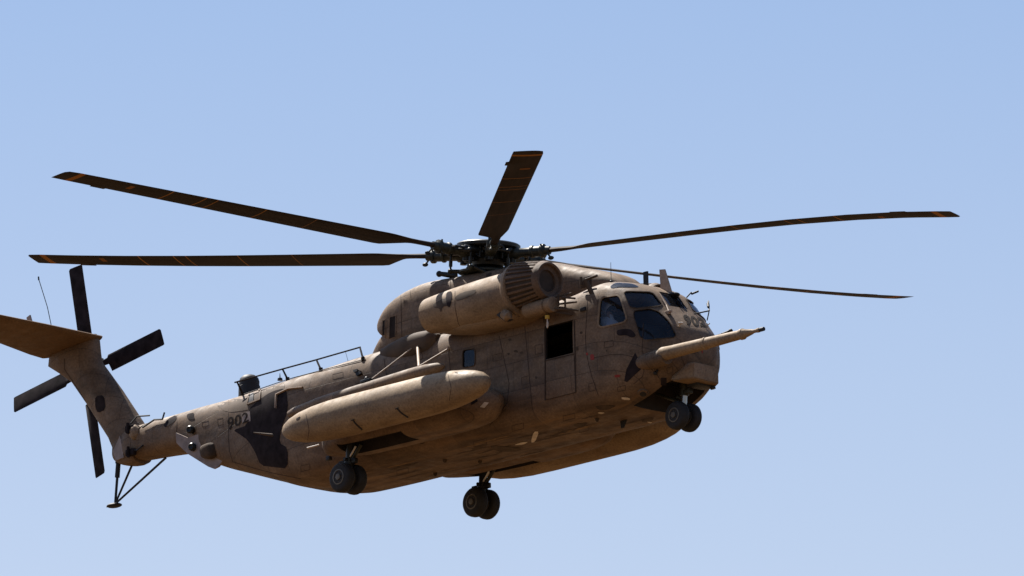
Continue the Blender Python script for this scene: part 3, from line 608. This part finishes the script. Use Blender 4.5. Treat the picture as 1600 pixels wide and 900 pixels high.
# hinge area of the folding tail
bm = NB()
for z in (2.42, 2.95): 
    box(bm, (-10.92, -.39, z), (.26, .12, .16), bev=.03); tube(bm, (-10.92, -.47, z - .12), (-10.92, -.47, z + .12), .035)
part('fold_hinge', bm, 'camo', heli)
bm = NB(); poly_tube(bm, [(-10.95, -.38, 3.05), (-10.8, -.3, 3.22), (-10.5, -.2, 3.2)], .018, 6); poly_tube(bm, [(-10.5, -.42, 2.9), (-10.1, -.44, 3.0), (-9.8, -.48, 2.95), (-9.75, -.46, 3.1)], .02, 6); poly_tube(bm, [(-10.95, -.4, 2.5), (-10.7, -.42, 2.42), (-10.5, -.42, 2.5)], .02, 6); part('cable', bm, 'black', heli, kind='stuff')
bm = NB(); superloft(bm, [(-10.95, .10, 2.75, 2.85, 2.98, 2.3, 2.3), (-10.8, .16, 2.66, 2.85, 3.03, 2.3, 2.3), (-10.68, .08, 2.75, 2.85, 2.95, 2.3, 2.3)], .05, 20, yc=-.32); part('hinge_cover', bm, 'nacelle', heli)

# fin, stabilizer, tail rotor
def wing(bm, st, n=14):
    """st: (leading point, trailing point, thickness, thickness axis)"""
    rings = []
    for le, te, th, ax in st:
        le = Vector(le); te = Vector(te); ax = Vector(ax); up_, dn = [], []
        for k in range(n + 1):
            t = (1 - math.cos(math.pi * k / n)) / 2; h = th / 2 * 2.6 * (math.sqrt(max(t, 0)) * (1 - t) ** .8) if t < 1 else 0
            h = max(h, .006); up_.append(le.lerp(te, t) + ax * h); dn.append(le.lerp(te, t) - ax * h)
        rings.append(up_ + dn[::-1][1:-1])
    loft(bm, rings)
Yx = (0, 1, 0)
bm = NB(); wing(bm, [((-10.80, 0, 2.95), (-11.86, 0, 2.62), .46, Yx), ((-10.98, 0, 3.2), (-12.05, 0, 3.0), .44, Yx), ((-11.6, 0, 4.0), (-12.66, 0, 3.8), .40, Yx), ((-12.18, 0, 4.68), (-13.2, 0, 4.46), .38, Yx), ((-12.26, 0, 4.80), (-13.55, 0, 4.70), .42, Yx), ((-12.28, 0, 5.0), (-13.95, 0, 4.95), .44, Yx), ((-12.3, 0, 5.24), (-13.92, 0, 5.12), .40, Yx), ((-12.38, 0, 5.40), (-13.7, 0, 5.3), .25, Yx)])
BFN = bvh_of(bm); fin = part('tail_fin', bm, 'paint', heli, 'swept tail fin')
bm = NB(); superloft(bm, [(-11.88, .06, 2.52, 2.62, 2.72, 2.6, 2.6), (-11.78, .14, 2.42, 2.65, 2.85, 3, 3), (-11.45, .24, 2.27, 2.65, 3.0, 3.2, 3.4), (-11.1, .34, 2.22, 2.7, 3.1, 2.8, 2.8), (-10.98, .35, 2.24, 2.7, 3.1, 2.8, 2.8)], .08, 36); part('fin_base', bm, 'paint', heli)
bm = NB(); lathe(bm, (-13.5, .05, 4.95), (0, 1, 0), [(-.05, .05), (0, .2), (.2, .22), (.4, .16), (.42, .03)], 20); part('tail_gearbox', bm, 'camo_brown', heli)
patch('camouflage_patch', [(149, 618.5), (163, 617.5), (165.5, 640), (153, 645.5), (149, 636)], BFN, 'camo', heli, rnd=1)
bm = NB(); ribbon(bm, [(101, 560), (101, 577), (125, 613), (166, 684)], BFN, .9, .003); q = part('fin_seam', bm, 'seam', heli); q.parent = fin
Zx = (.0, 0, 1)
bm = NB(); wing(bm, [((-12.28, .1, 5.33), (-14.25, .1, 5.20), .22, Zx), ((-12.28, -.3, 5.34), (-14.22, -.3, 5.22), .20, Zx), ((-12.27, -1.5, 5.36), (-13.92, -1.5, 5.26), .18, Zx), ((-12.27, -3.4, 5.38), (-13.55, -3.4, 5.30), .14, Zx), ((-12.42, -3.85, 5.385), (-13.3, -3.85, 5.33), .08, Zx)]); part('stabilizer', bm, 'stab', heli, 'horizontal stabilizer with brown underside')
bm = NB(); poly_tube(bm, [(-12.72, -1.0, 5.42), (-12.86, -1.0, 5.95), (-13.12, -1.0, 6.62)], .009, 6); tube(bm, (-13.12, -1, 6.6), (-13.13, -1, 6.68), .018, .018, 6); part('whip_antenna', bm, 'metal', heli)
bm = NB(); hull(bm, [(-12.7, -1.75, 5.42), (-12.55, -1.75, 5.42), (-12.62, -1.75, 5.62), (-12.73, -1.75, 5.58)], (0, .03, 0)); part('static_wick', bm, 'plate', heli)
bm = NB(); hull(bm, [(-11.25, -.30, 2.38), (-11.6, -.22, 2.38), (-11.7, -.2, 2.62), (-11.4, -.26, 2.9)], (0, .03, 0)); part('fin_panel', bm, 'plate', heli)
# tail skid
F = Vector((-11.87, 0, 1.49))
for p, r in (((-11.74, 0, 2.42), .032), ((-11.2, -.05, 2.32), .026), ((-10.12, -.1, 2.2), .026)):
    bm = NB(); tube(bm, F, p, r * .9, r); 
    if p[0] < -11.5: tube(bm, Vector(p) * .62 + F * .38, p, .055); tube(bm, Vector(p) * .95 + F * .05, p, .07)
    part('skid_strut', bm, 'black', heli)
bm = NB(); sphere(bm, F + Vector((-.03, 0, -.03)), .16, (1.25, .9, .32), 16); tube(bm, F + Vector((-.1, 0, -.04)), F + Vector((-.28, 0, -.02)), .03, .01); part('tail_skid', bm, 'black', heli)

def airfoil(r, le, te, th, up_ang, zo=0.0, n=9):
    """section at radius r: chord from +le to -te, rotated by pitch"""
    pts = []
    c = le + te
    up_, dn = [], []
    for k in range(n + 1):
        t = (1 - math.cos(math.pi * k / n)) / 2; h = max(th * 1.45 * math.sqrt(t) * (1 - t) ** .75, .0015) if t < 1 else .0015
        y = le - c * t; up_.append((y, h)); dn.append((y, -h * .75))
    for y, z in up_ + dn[::-1][1:-1]:
        pts.append(Vector((r, y * math.cos(up_ang) - z * math.sin(up_ang), zo + y * math.sin(up_ang) + z * math.cos(up_ang))))
    return pts
# main rotor
HUB = Vector((0, 0, 4.86)); PSI = -.67831; CONE = .03909; TILT = .08544; LAT = .00483
TM = Matrix(((math.cos(TILT), 0, math.sin(TILT)), (0, 1, 0), (-math.sin(TILT), 0, math.cos(TILT)))) @ Matrix(((1, 0, 0), (0, math.cos(LAT), -math.sin(LAT)), (0, math.sin(LAT), math.cos(LAT))))
PITCH = [7, .5, 4.5, 6, 10, 8]; BOW = [.0, .15, -.075, 0, -.05, 0]
axis = TM @ Vector((0, 0, 1))
for k in range(6):
    a = PSI + k * math.pi / 3
    loc = Matrix.Translation(HUB) @ TM.to_4x4() @ Matrix.Rotation(a, 4, 'Z') @ Matrix.Rotation(-CONE, 4, 'Y')
    pa = math.radians(PITCH[k]); bow = BOW[k]
    zf = lambda r: bow * 6.75 * (r / 11.01) ** 2 * (1 - r / 11.01)
    S = []
    for r, le, te, th in ((1.38, .09, .09, .10), (1.7, .09, .09, .09), (1.98, .10, .10, .07), (2.08, .12, .14, .06), (2.55, .19, .44, .055), (2.7, .2, .46, .05), (3.6, .2, .46, .045), (4.8, .2, .46, .042), (6, .2, .46, .04), (7.2, .2, .46, .038), (8.6, .2, .46, .036), (9.62, .2, .46, .034), (9.63, .2, .52, .034), (9.98, .2, .52, .034), (9.99, .2, .46, .034), (10.7, .2, .46, .03), (10.95, .17, .455, .022), (11.01, .08, .45, .012)):
        tw = pa + math.radians(6.5 * (1 - r / 8)) if r > 1.9 else pa * .5; S.append(airfoil(r, le, te, th, tw, zf(r)))
    bm = NB(); loft(bm, S); b = part('main_rotor_blade', bm, 'blade', heli, ang=50); b.matrix_local = loc
    bm = NB(); X = Vector((1, 0, 0))
    lathe(bm, (0, 0, zf(1.4)), (1, 0, 0), [(.42, .10), (.6, .13), (.7, .13), (.74, .10), (1.0, .10), (1.02, .135), (1.07, .135), (1.09, .112), (1.24, .112), (1.26, .15), (1.33, .15), (1.35, .10), (1.46, .09)], 18)
    for yy in (-.1, .1): tube(bm, (1.29, yy, -.13), (1.29, yy, .15), .02, .02, 6)
    sphere(bm, (1.52, -.08, -.17), .045, (1.6, .8, 1), 8); tube(bm, (1.42, -.06, -.05), (1.52, -.08, -.17), .02, .02, 6)
    q = part('blade_sleeve', bm, 'olive', heli); q.parent = b
    bm = NB(); lathe(bm, (.40, .24, .05), (1, -.06, -.02), [(0, .03), (.02, .065), (.38, .065), (.4, .03), (.62, .028)], 14); tube(bm, (1.0, .22, .03), (1.05, .08, .02), .03, .03, 8); q = part('damper', bm, 'metal', heli); q.parent = b
    bm = NB(); tube(bm, (.82, .1, 0), (.74, .34, -.02), .05, .035, 10); sphere(bm, (.74, .36, -.02), .055, n=10); q = part('pitch_horn', bm, 'metal', heli); q.parent = b
rot = bpy.data.objects.new('rotor_hub', None)
bm = NB()
A = Matrix.Translation(HUB) @ TM.to_4x4()
lathe(bm, A @ Vector((0, 0, -.62)), axis, [(0, .20), (.35, .20), (.40, .34), (.52, .36), (.54, .30), (.66, .30), (.68, .44), (.74, .45), (.76, .24), (.86, .20), (.9, .05)], 30)
for k in range(6):
    a = PSI + k * math.pi / 3; e = A.to_3x3() @ Vector((math.cos(a), math.sin(a), 0)); f = A.to_3x3() @ Vector((-math.sin(a), math.cos(a), 0)); c = A @ Vector((0, 0, 0))
    for s in (-1, 1): tube(bm, c + e * .25 + axis * .09 * s + f * .05, c + e * .62 + axis * .09 * s, .06, .06, 10)
    tube(bm, c + e * .58 - axis * .17, c + e * .58 + axis * .17, .075, .075, 12)
    tube(bm, c + e * .40 + f * .26 - axis * .1, c + e * .40 + f * .26 + axis * .16, .04, .04, 10)
    for j in range(3): box(bm, c + e * random.uniform(.3, .62) + f * random.uniform(-.25, .25) + axis * random.uniform(-.15, .12), (.11, .08, .07), rot=Matrix.Rotation(random.random() * 3, 3, 'Z'), bev=.01)
hubo = part('rotor_hub', bm, 'metal', heli)
bm = NB(); lathe(bm, A @ Vector((0, 0, .15)), axis, [(0, .56), (.0, .66), (.02, .685), (.085, .69), (.11, .66), (.115, .25), (.10, .24), (.06, .52), (.02, .55)], 48)
q = part('absorber_ring', bm, 'metal', heli); q.parent = hubo
bm = NB()
for k in range(12):
    a = k * math.pi / 6 + .2; e = A.to_3x3() @ Vector((math.cos(a), math.sin(a), 0)); box(bm, A @ Vector((0, 0, .13)) + e * .56, (.09, .09, .08), rot=Matrix.Rotation(a, 3, 'Z'), bev=.012); tube(bm, A @ Vector((0, 0, .02)) + e * .45, A @ Vector((0, 0, .2)) + e * .52, .02, .02, 6)
q = part('absorber_weight', bm, 'metal', heli, kind='stuff'); q.parent = hubo
bm = NB(); lathe(bm, A @ Vector((0, 0, -.42)), axis, [(0, .30), (.01, .60), (.03, .64), (.07, .64), (.09, .58), (.14, .36), (.16, .25)], 40)
for k in range(6):
    a = PSI + k * math.pi / 3 + .48; e = A.to_3x3() @ Vector((math.cos(a), math.sin(a), 0)); c = A @ Vector((0, 0, -.36)); tube(bm, c + e * .5, c + e * .80, .05, .04, 10); sphere(bm, c + e * .8, .06, n=10)
swp = part('swashplate', bm, 'olive', heli)
for k in range(6):
    a = PSI + k * math.pi / 3 + .48; e = A.to_3x3() @ Vector((math.cos(a), math.sin(a), 0)); bm = NB(); tube(bm, A @ Vector((0, 0, -.36)) + e * .80, A @ Vector((0, 0, -.02)) + e * .80, .022, .022, 8); tube(bm, A @ Vector((0, 0, -.26)) + e * .80, A @ Vector((0, 0, -.14)) + e * .80, .04, .04, 8); q = part('pitch_link', bm, 'metal', heli); q.parent = swp
bm = NB(); tube(bm, A @ Vector((-.6, -.35, -.42)), A @ Vector((-.95, -.5, -.36)), .07, .05); sphere(bm, A @ Vector((-.98, -.5, -.36)), .07, n=10); tube(bm, A @ Vector((.5, -.4, -.5)), A @ Vector((.3, -.7, -.35)), .04); lathe(bm, A @ Vector((0, 0, -.75)), axis, [(0, .55), (.2, .5), (.33, .36)], 30); part('rotor_mast', bm, 'metal', heli)

# tail rotor
TH = Vector((-13.656, .91, 4.925)); TP = .16858
bm = NB(); lathe(bm, TH + Vector((0, -.7, 0)), (0, 1, 0), [(0, .17), (.45, .15), (.5, .08), (.62, .08), (.64, .16), (.78, .16), (.8, .1), (.92, .08), (.94, .01)], 22)
for k in range(4):
    a = TP + k * math.pi / 2; e = Vector((math.cos(a), 0, math.sin(a))); tube(bm, TH, TH + e * .5, .07, .05, 10); f = Vector((-math.sin(a), 0, math.cos(a))); tube(bm, TH + e * .42, TH + e * .42 + f * .15 + Vector((0, .1, 0)), .025, .025, 8); tube(bm, TH + e * .42 + f * .15 + Vector((0, .1, 0)), TH + Vector((0, .2, 0)) + f * .1, .018, .018, 6)
part('tail_rotor_hub', bm, 'metal', heli)
for k in range(4):
    a = TP + k * math.pi / 2; e = Vector((math.cos(a), 0, math.sin(a))); f = Vector((-math.sin(a), 0, math.cos(a)))
    S = [airfoil(r, le, te, th, .16) for r, le, te, th in ((.45, .06, .06, .045), (.68, .07, .08, .04), (.72, .12, .26, .032), (1.5, .12, .26, .026), (2.40, .12, .26, .02), (2.44, .09, .25, .01))]
    bm = NB(); loft(bm, S); b = part('tail_rotor_blade', bm, 'camo', heli, ang=50)
    b.matrix_local = Matrix(((e.x, f.x, 0, TH.x), (0, 0, -1, TH.y), (e.z, f.z, 0, TH.z), (0, 0, 0, 1)))

# belly fittings: antennas, lights, hatches (spread over the underside)
for pts in ([(834, 673.5), (842.5, 673.5), (836, 690), (829, 691)], [(816, 690), (826, 689.5), (818, 694), (802, 695)], [(936, 643), (946, 644), (940, 646.5), (934, 645)], [(1010, 658), (1020, 659), (1016, 661)], [(970, 620), (984, 621), (985, 625), (973, 624)]):
    patch('light_panel', pts, BF, 'pale', heli, .01, rnd=1)
patch('light_panel', [(750, 636), (757, 628), (764, 629), (757, 637)], BS[-1], 'pale', heli, .01, rnd=0)
patch('hatch', [(735, 627), (745, 623), (747, 627), (737, 633)], BS[-1], 'camo', heli, .01, rnd=0)
for pts in ([(766, 696), (785, 697), (812, 699), (815, 703), (795, 706), (770, 703)], [(896, 662), (920, 660), (912, 666), (898, 667)], [(760, 656), (775, 655), (770, 658), (760, 660)], [(1002, 655), (1022, 652), (1020, 656), (1004, 660)],
            [(930, 634), (965, 633), (950, 640), (935, 640)], [(665, 668), (680, 665), (676, 670), (664, 672)]):
    patch('belly_hatch', pts, BF, 'grime', heli, .008, rnd=1)
for u, v in ((695, 718), (777, 729), (750, 720), (680, 739), (857, 708), (933, 654), (660, 690)):
    p, nn = on(u, v, BF, 0)
    if p: 
        bm = NB(); lathe(bm, p, nn, [(-.01, .05), (.04, .04), (.07, .02)], 10); part('fitting', bm, 'grime', heli)
for u, v in ((969, 658),):
    p, nn = on(u, v, BF, 0)
    if p: bm = NB(); hull(bm, [p, p + Vector((.2, 0, 0)), p + Vector((.1, 0, -.16)), p + Vector((.02, 0, -.16))], (0, .02, 0)); part('blade_antenna', bm, 'black', heli)
rs = random.Random(11)
DX = Vector((50.6, -12.5)).normalized(); DY = Vector((52.5, 9.8)).normalized()
def streak(u, v, ln, wd):
    up_, dn = [], []
    for k in range(9):
        t = k / 8; c = Vector((u, v)) + DX * (t - .5) * ln + DY * rs.uniform(-1, 1) * wd * .3; h = wd * (math.sin(math.pi * t) ** .6) * rs.uniform(.35, 1) * .5 + .2
        up_.append(tuple(c + DY * h)); dn.append(tuple(c - DY * h))
    return up_ + dn[::-1]
for k in range(30):
    x = rs.uniform(-4.2, 4.2); y = rs.uniform(-.95, 1.0); q = Vector((x, y, .54)); zz = q.dot(R3); sc_ = SC / (1 - zz / DIST)
    patch('stain', streak(U0 + q.dot(R1) * sc_, V0 - q.dot(R2) * sc_, rs.uniform(18, 60), rs.uniform(2.5, 8)), BF, ('grime', 'dust', 'grime')[k % 3], heli, .003 + .0004 * (k % 7), grid=6, rnd=0)
for u, v, a_, b_ in ((797, 531, 4, 3), (806, 549, 5, 3), (815, 551, 3, 3), (795, 553, 3, 2), (560, 540 + 60, 5, 3), (876, 596, 3, 4), (902, 545, 3, 5), (908, 520, 3, 3), (948, 548, 2, 2), (744, 600, 3, 3), (838, 590, 3, 3)):
    patch('stain', [(u + a_ * rs.uniform(.5, 1) * math.cos(t), v + b_ * rs.uniform(.4, 1) * math.sin(t)) for t in np.linspace(0, 5.6, 9)], BF, 'grime', heli, .003, grid=3, rnd=1)
# small access panels outlined on the side, belly and boom
for u, v, w_, h_ in ((836, 540, 11, 14), (770, 555, 14, 10), (815, 590, 12, 12), (944, 535, 14, 9), (965, 605, 12, 7), (920, 600, 10, 12), (1080, 545, 10, 8), (1042, 575, 9, 9), (316, 660, 10, 7), (340, 655, 8, 10), (420, 715, 13, 10), (470, 728, 14, 9), (520, 585, 16, 8), (650, 555, 10, 8), (700, 655, 16, 9), (880, 650, 18, 8), (800, 665, 18, 9), (905, 668, 14, 8), (740, 690, 20, 8), (620, 735, 18, 8)):
    P = [(u, v), (u + w_, v - w_ * .24), (u + w_ + h_ * .04, v - w_ * .24 + h_), (u + h_ * .04, v + h_)]
    bm = NB(); ribbon(bm, P, BF, .7, .003, True)
    if len(bm.verts): part('access_panel', bm, 'seam', heli)
    else: bm.free()
bm = NB(); pp = at(514, 716, 1, -1.4); tube(bm, at(514, 700, 1, -1.32), pp, .015); box(bm, pp, (.12, .1, .1), bev=.02); part('drain_mast', bm, 'black', heli)
bm = NB(); tube(bm, at(480, 700, 1, -2.0), at(499, 695, 1, -2.0), .018); part('tie_rod', bm, 'pale', heli)

# ------------------------------------------------------------------ pilot in the right-hand seat
pil = tag(empty('person', (4.46, -.80, H + 1.86)), 'pilot in pale helmet and pale flight suit behind the cockpit side window', 'person')
J = {'pelvis': (0, 0, .1), 'belly': (-.03, 0, .32), 'chest': (-.02, 0, .55), 'neck': (0, 0, .72), 'head': (.03, 0, .84), 'crown': (.03, 0, .96),
     'sl': (-.02, .2, .62), 'el': (.12, .28, .36), 'wl': (.36, .18, .30), 'hl': (.44, .16, .31), 'sr': (-.02, -.2, .62), 'er': (.1, -.29, .37), 'wr': (.34, -.2, .36), 'hr': (.42, -.18, .38),
     'kl': (.46, .14, .16), 'al': (.72, .14, -.28), 'fl': (.9, .14, -.3), 'kr': (.46, -.14, .16), 'ar': (.72, -.14, -.28), 'fr': (.9, -.14, -.3)}
RAD = {'pelvis': .15, 'belly': .15, 'chest': .17, 'neck': .065, 'head': .10, 'crown': .08, 'sl': .08, 'el': .055, 'wl': .035, 'hl': .04, 'sr': .08, 'er': .055, 'wr': .035, 'hr': .04, 'kl': .075, 'al': .05, 'fl': .05, 'kr': .075, 'ar': .05, 'fr': .05}
ED = [('pelvis', 'belly'), ('belly', 'chest'), ('chest', 'neck'), ('neck', 'head'), ('head', 'crown'), ('chest', 'sl'), ('sl', 'el'), ('el', 'wl'), ('wl', 'hl'), ('chest', 'sr'), ('sr', 'er'), ('er', 'wr'), ('wr', 'hr'), ('pelvis', 'kl'), ('kl', 'al'), ('al', 'fl'), ('pelvis', 'kr'), ('kr', 'ar'), ('ar', 'fr')]
for s, h in ((1, 'hl'), (-1, 'hr')):
    bx_, by_, bz_ = J[h]
    for i in range(4):
        y = by_ + (i - 1.5) * .022
        J[f'{h}a{i}'] = (bx_ + .05, y, bz_ - .005); J[f'{h}b{i}'] = (bx_ + .075 - abs(i - 1.5) * .006, y, bz_ - .04); RAD[f'{h}a{i}'] = .011; RAD[f'{h}b{i}'] = .009; ED += [(h, f'{h}a{i}'), (f'{h}a{i}', f'{h}b{i}')]
    J[h + 't'] = (bx_ + .03, by_ - s * .05, bz_ - .03); RAD[h + 't'] = .012; ED.append((h, h + 't'))
names = list(J); me = bpy.data.meshes.new('body'); me.from_pydata([J[k] for k in names], [(names.index(a), names.index(b)) for a, b in ED], [])
bo = bpy.data.objects.new('body', me); col.objects.link(bo); sk = bo.modifiers.new('s', 'SKIN'); me.skin_vertices[0].data[0].use_root = True
for i, k in enumerate(names): me.skin_vertices[0].data[i].radius = (RAD[k], RAD[k])
bo.modifiers.new('b', 'SUBSURF').levels = 1
dg = bpy.context.evaluated_depsgraph_get(); r = bpy.data.meshes.new_from_object(bo.evaluated_get(dg)); bo.modifiers.clear(); bo.data = r
r.materials.append(M['suit']); r.materials.append(M['skin'])
for p in r.polygons: p.use_smooth = True; p.material_index = 1 if (p.center.z > .74 or (p.center.x > .37 and p.center.z > .24 and abs(p.center.y) > .1 and p.center.z < .45 and p.center.x < .56 and abs(p.center.y) > .12)) else 0
bo.parent = pil
bm = NB(); sphere(bm, (.015, 0, .90), .145, (1.05, .95, 1.05), 24)
bmesh.ops.bisect_plane(bm, geom=bm.verts[:] + bm.edges[:] + bm.faces[:], plane_co=(.06, 0, .86), plane_no=(.75, 0, -.66), clear_outer=True)
o = part('helmet', bm, 'helmet', pil)
bm = NB(); sphere(bm, (.035, 0, .885), .13, (1.05, .9, .6), 20); part('visor', bm, 'black', pil)
bm = NB()
for y in (-.045, .045): sphere(bm, (.135, y, .85), .014, n=8)
tube(bm, (.13, 0, .85), (.155, 0, .815), .014, .018, 8); part('face', bm, 'skin', pil)
bm = NB(); box(bm, (.15, 0, .79), (.05, .09, .05), bev=.015); part('microphone', bm, 'black', pil)
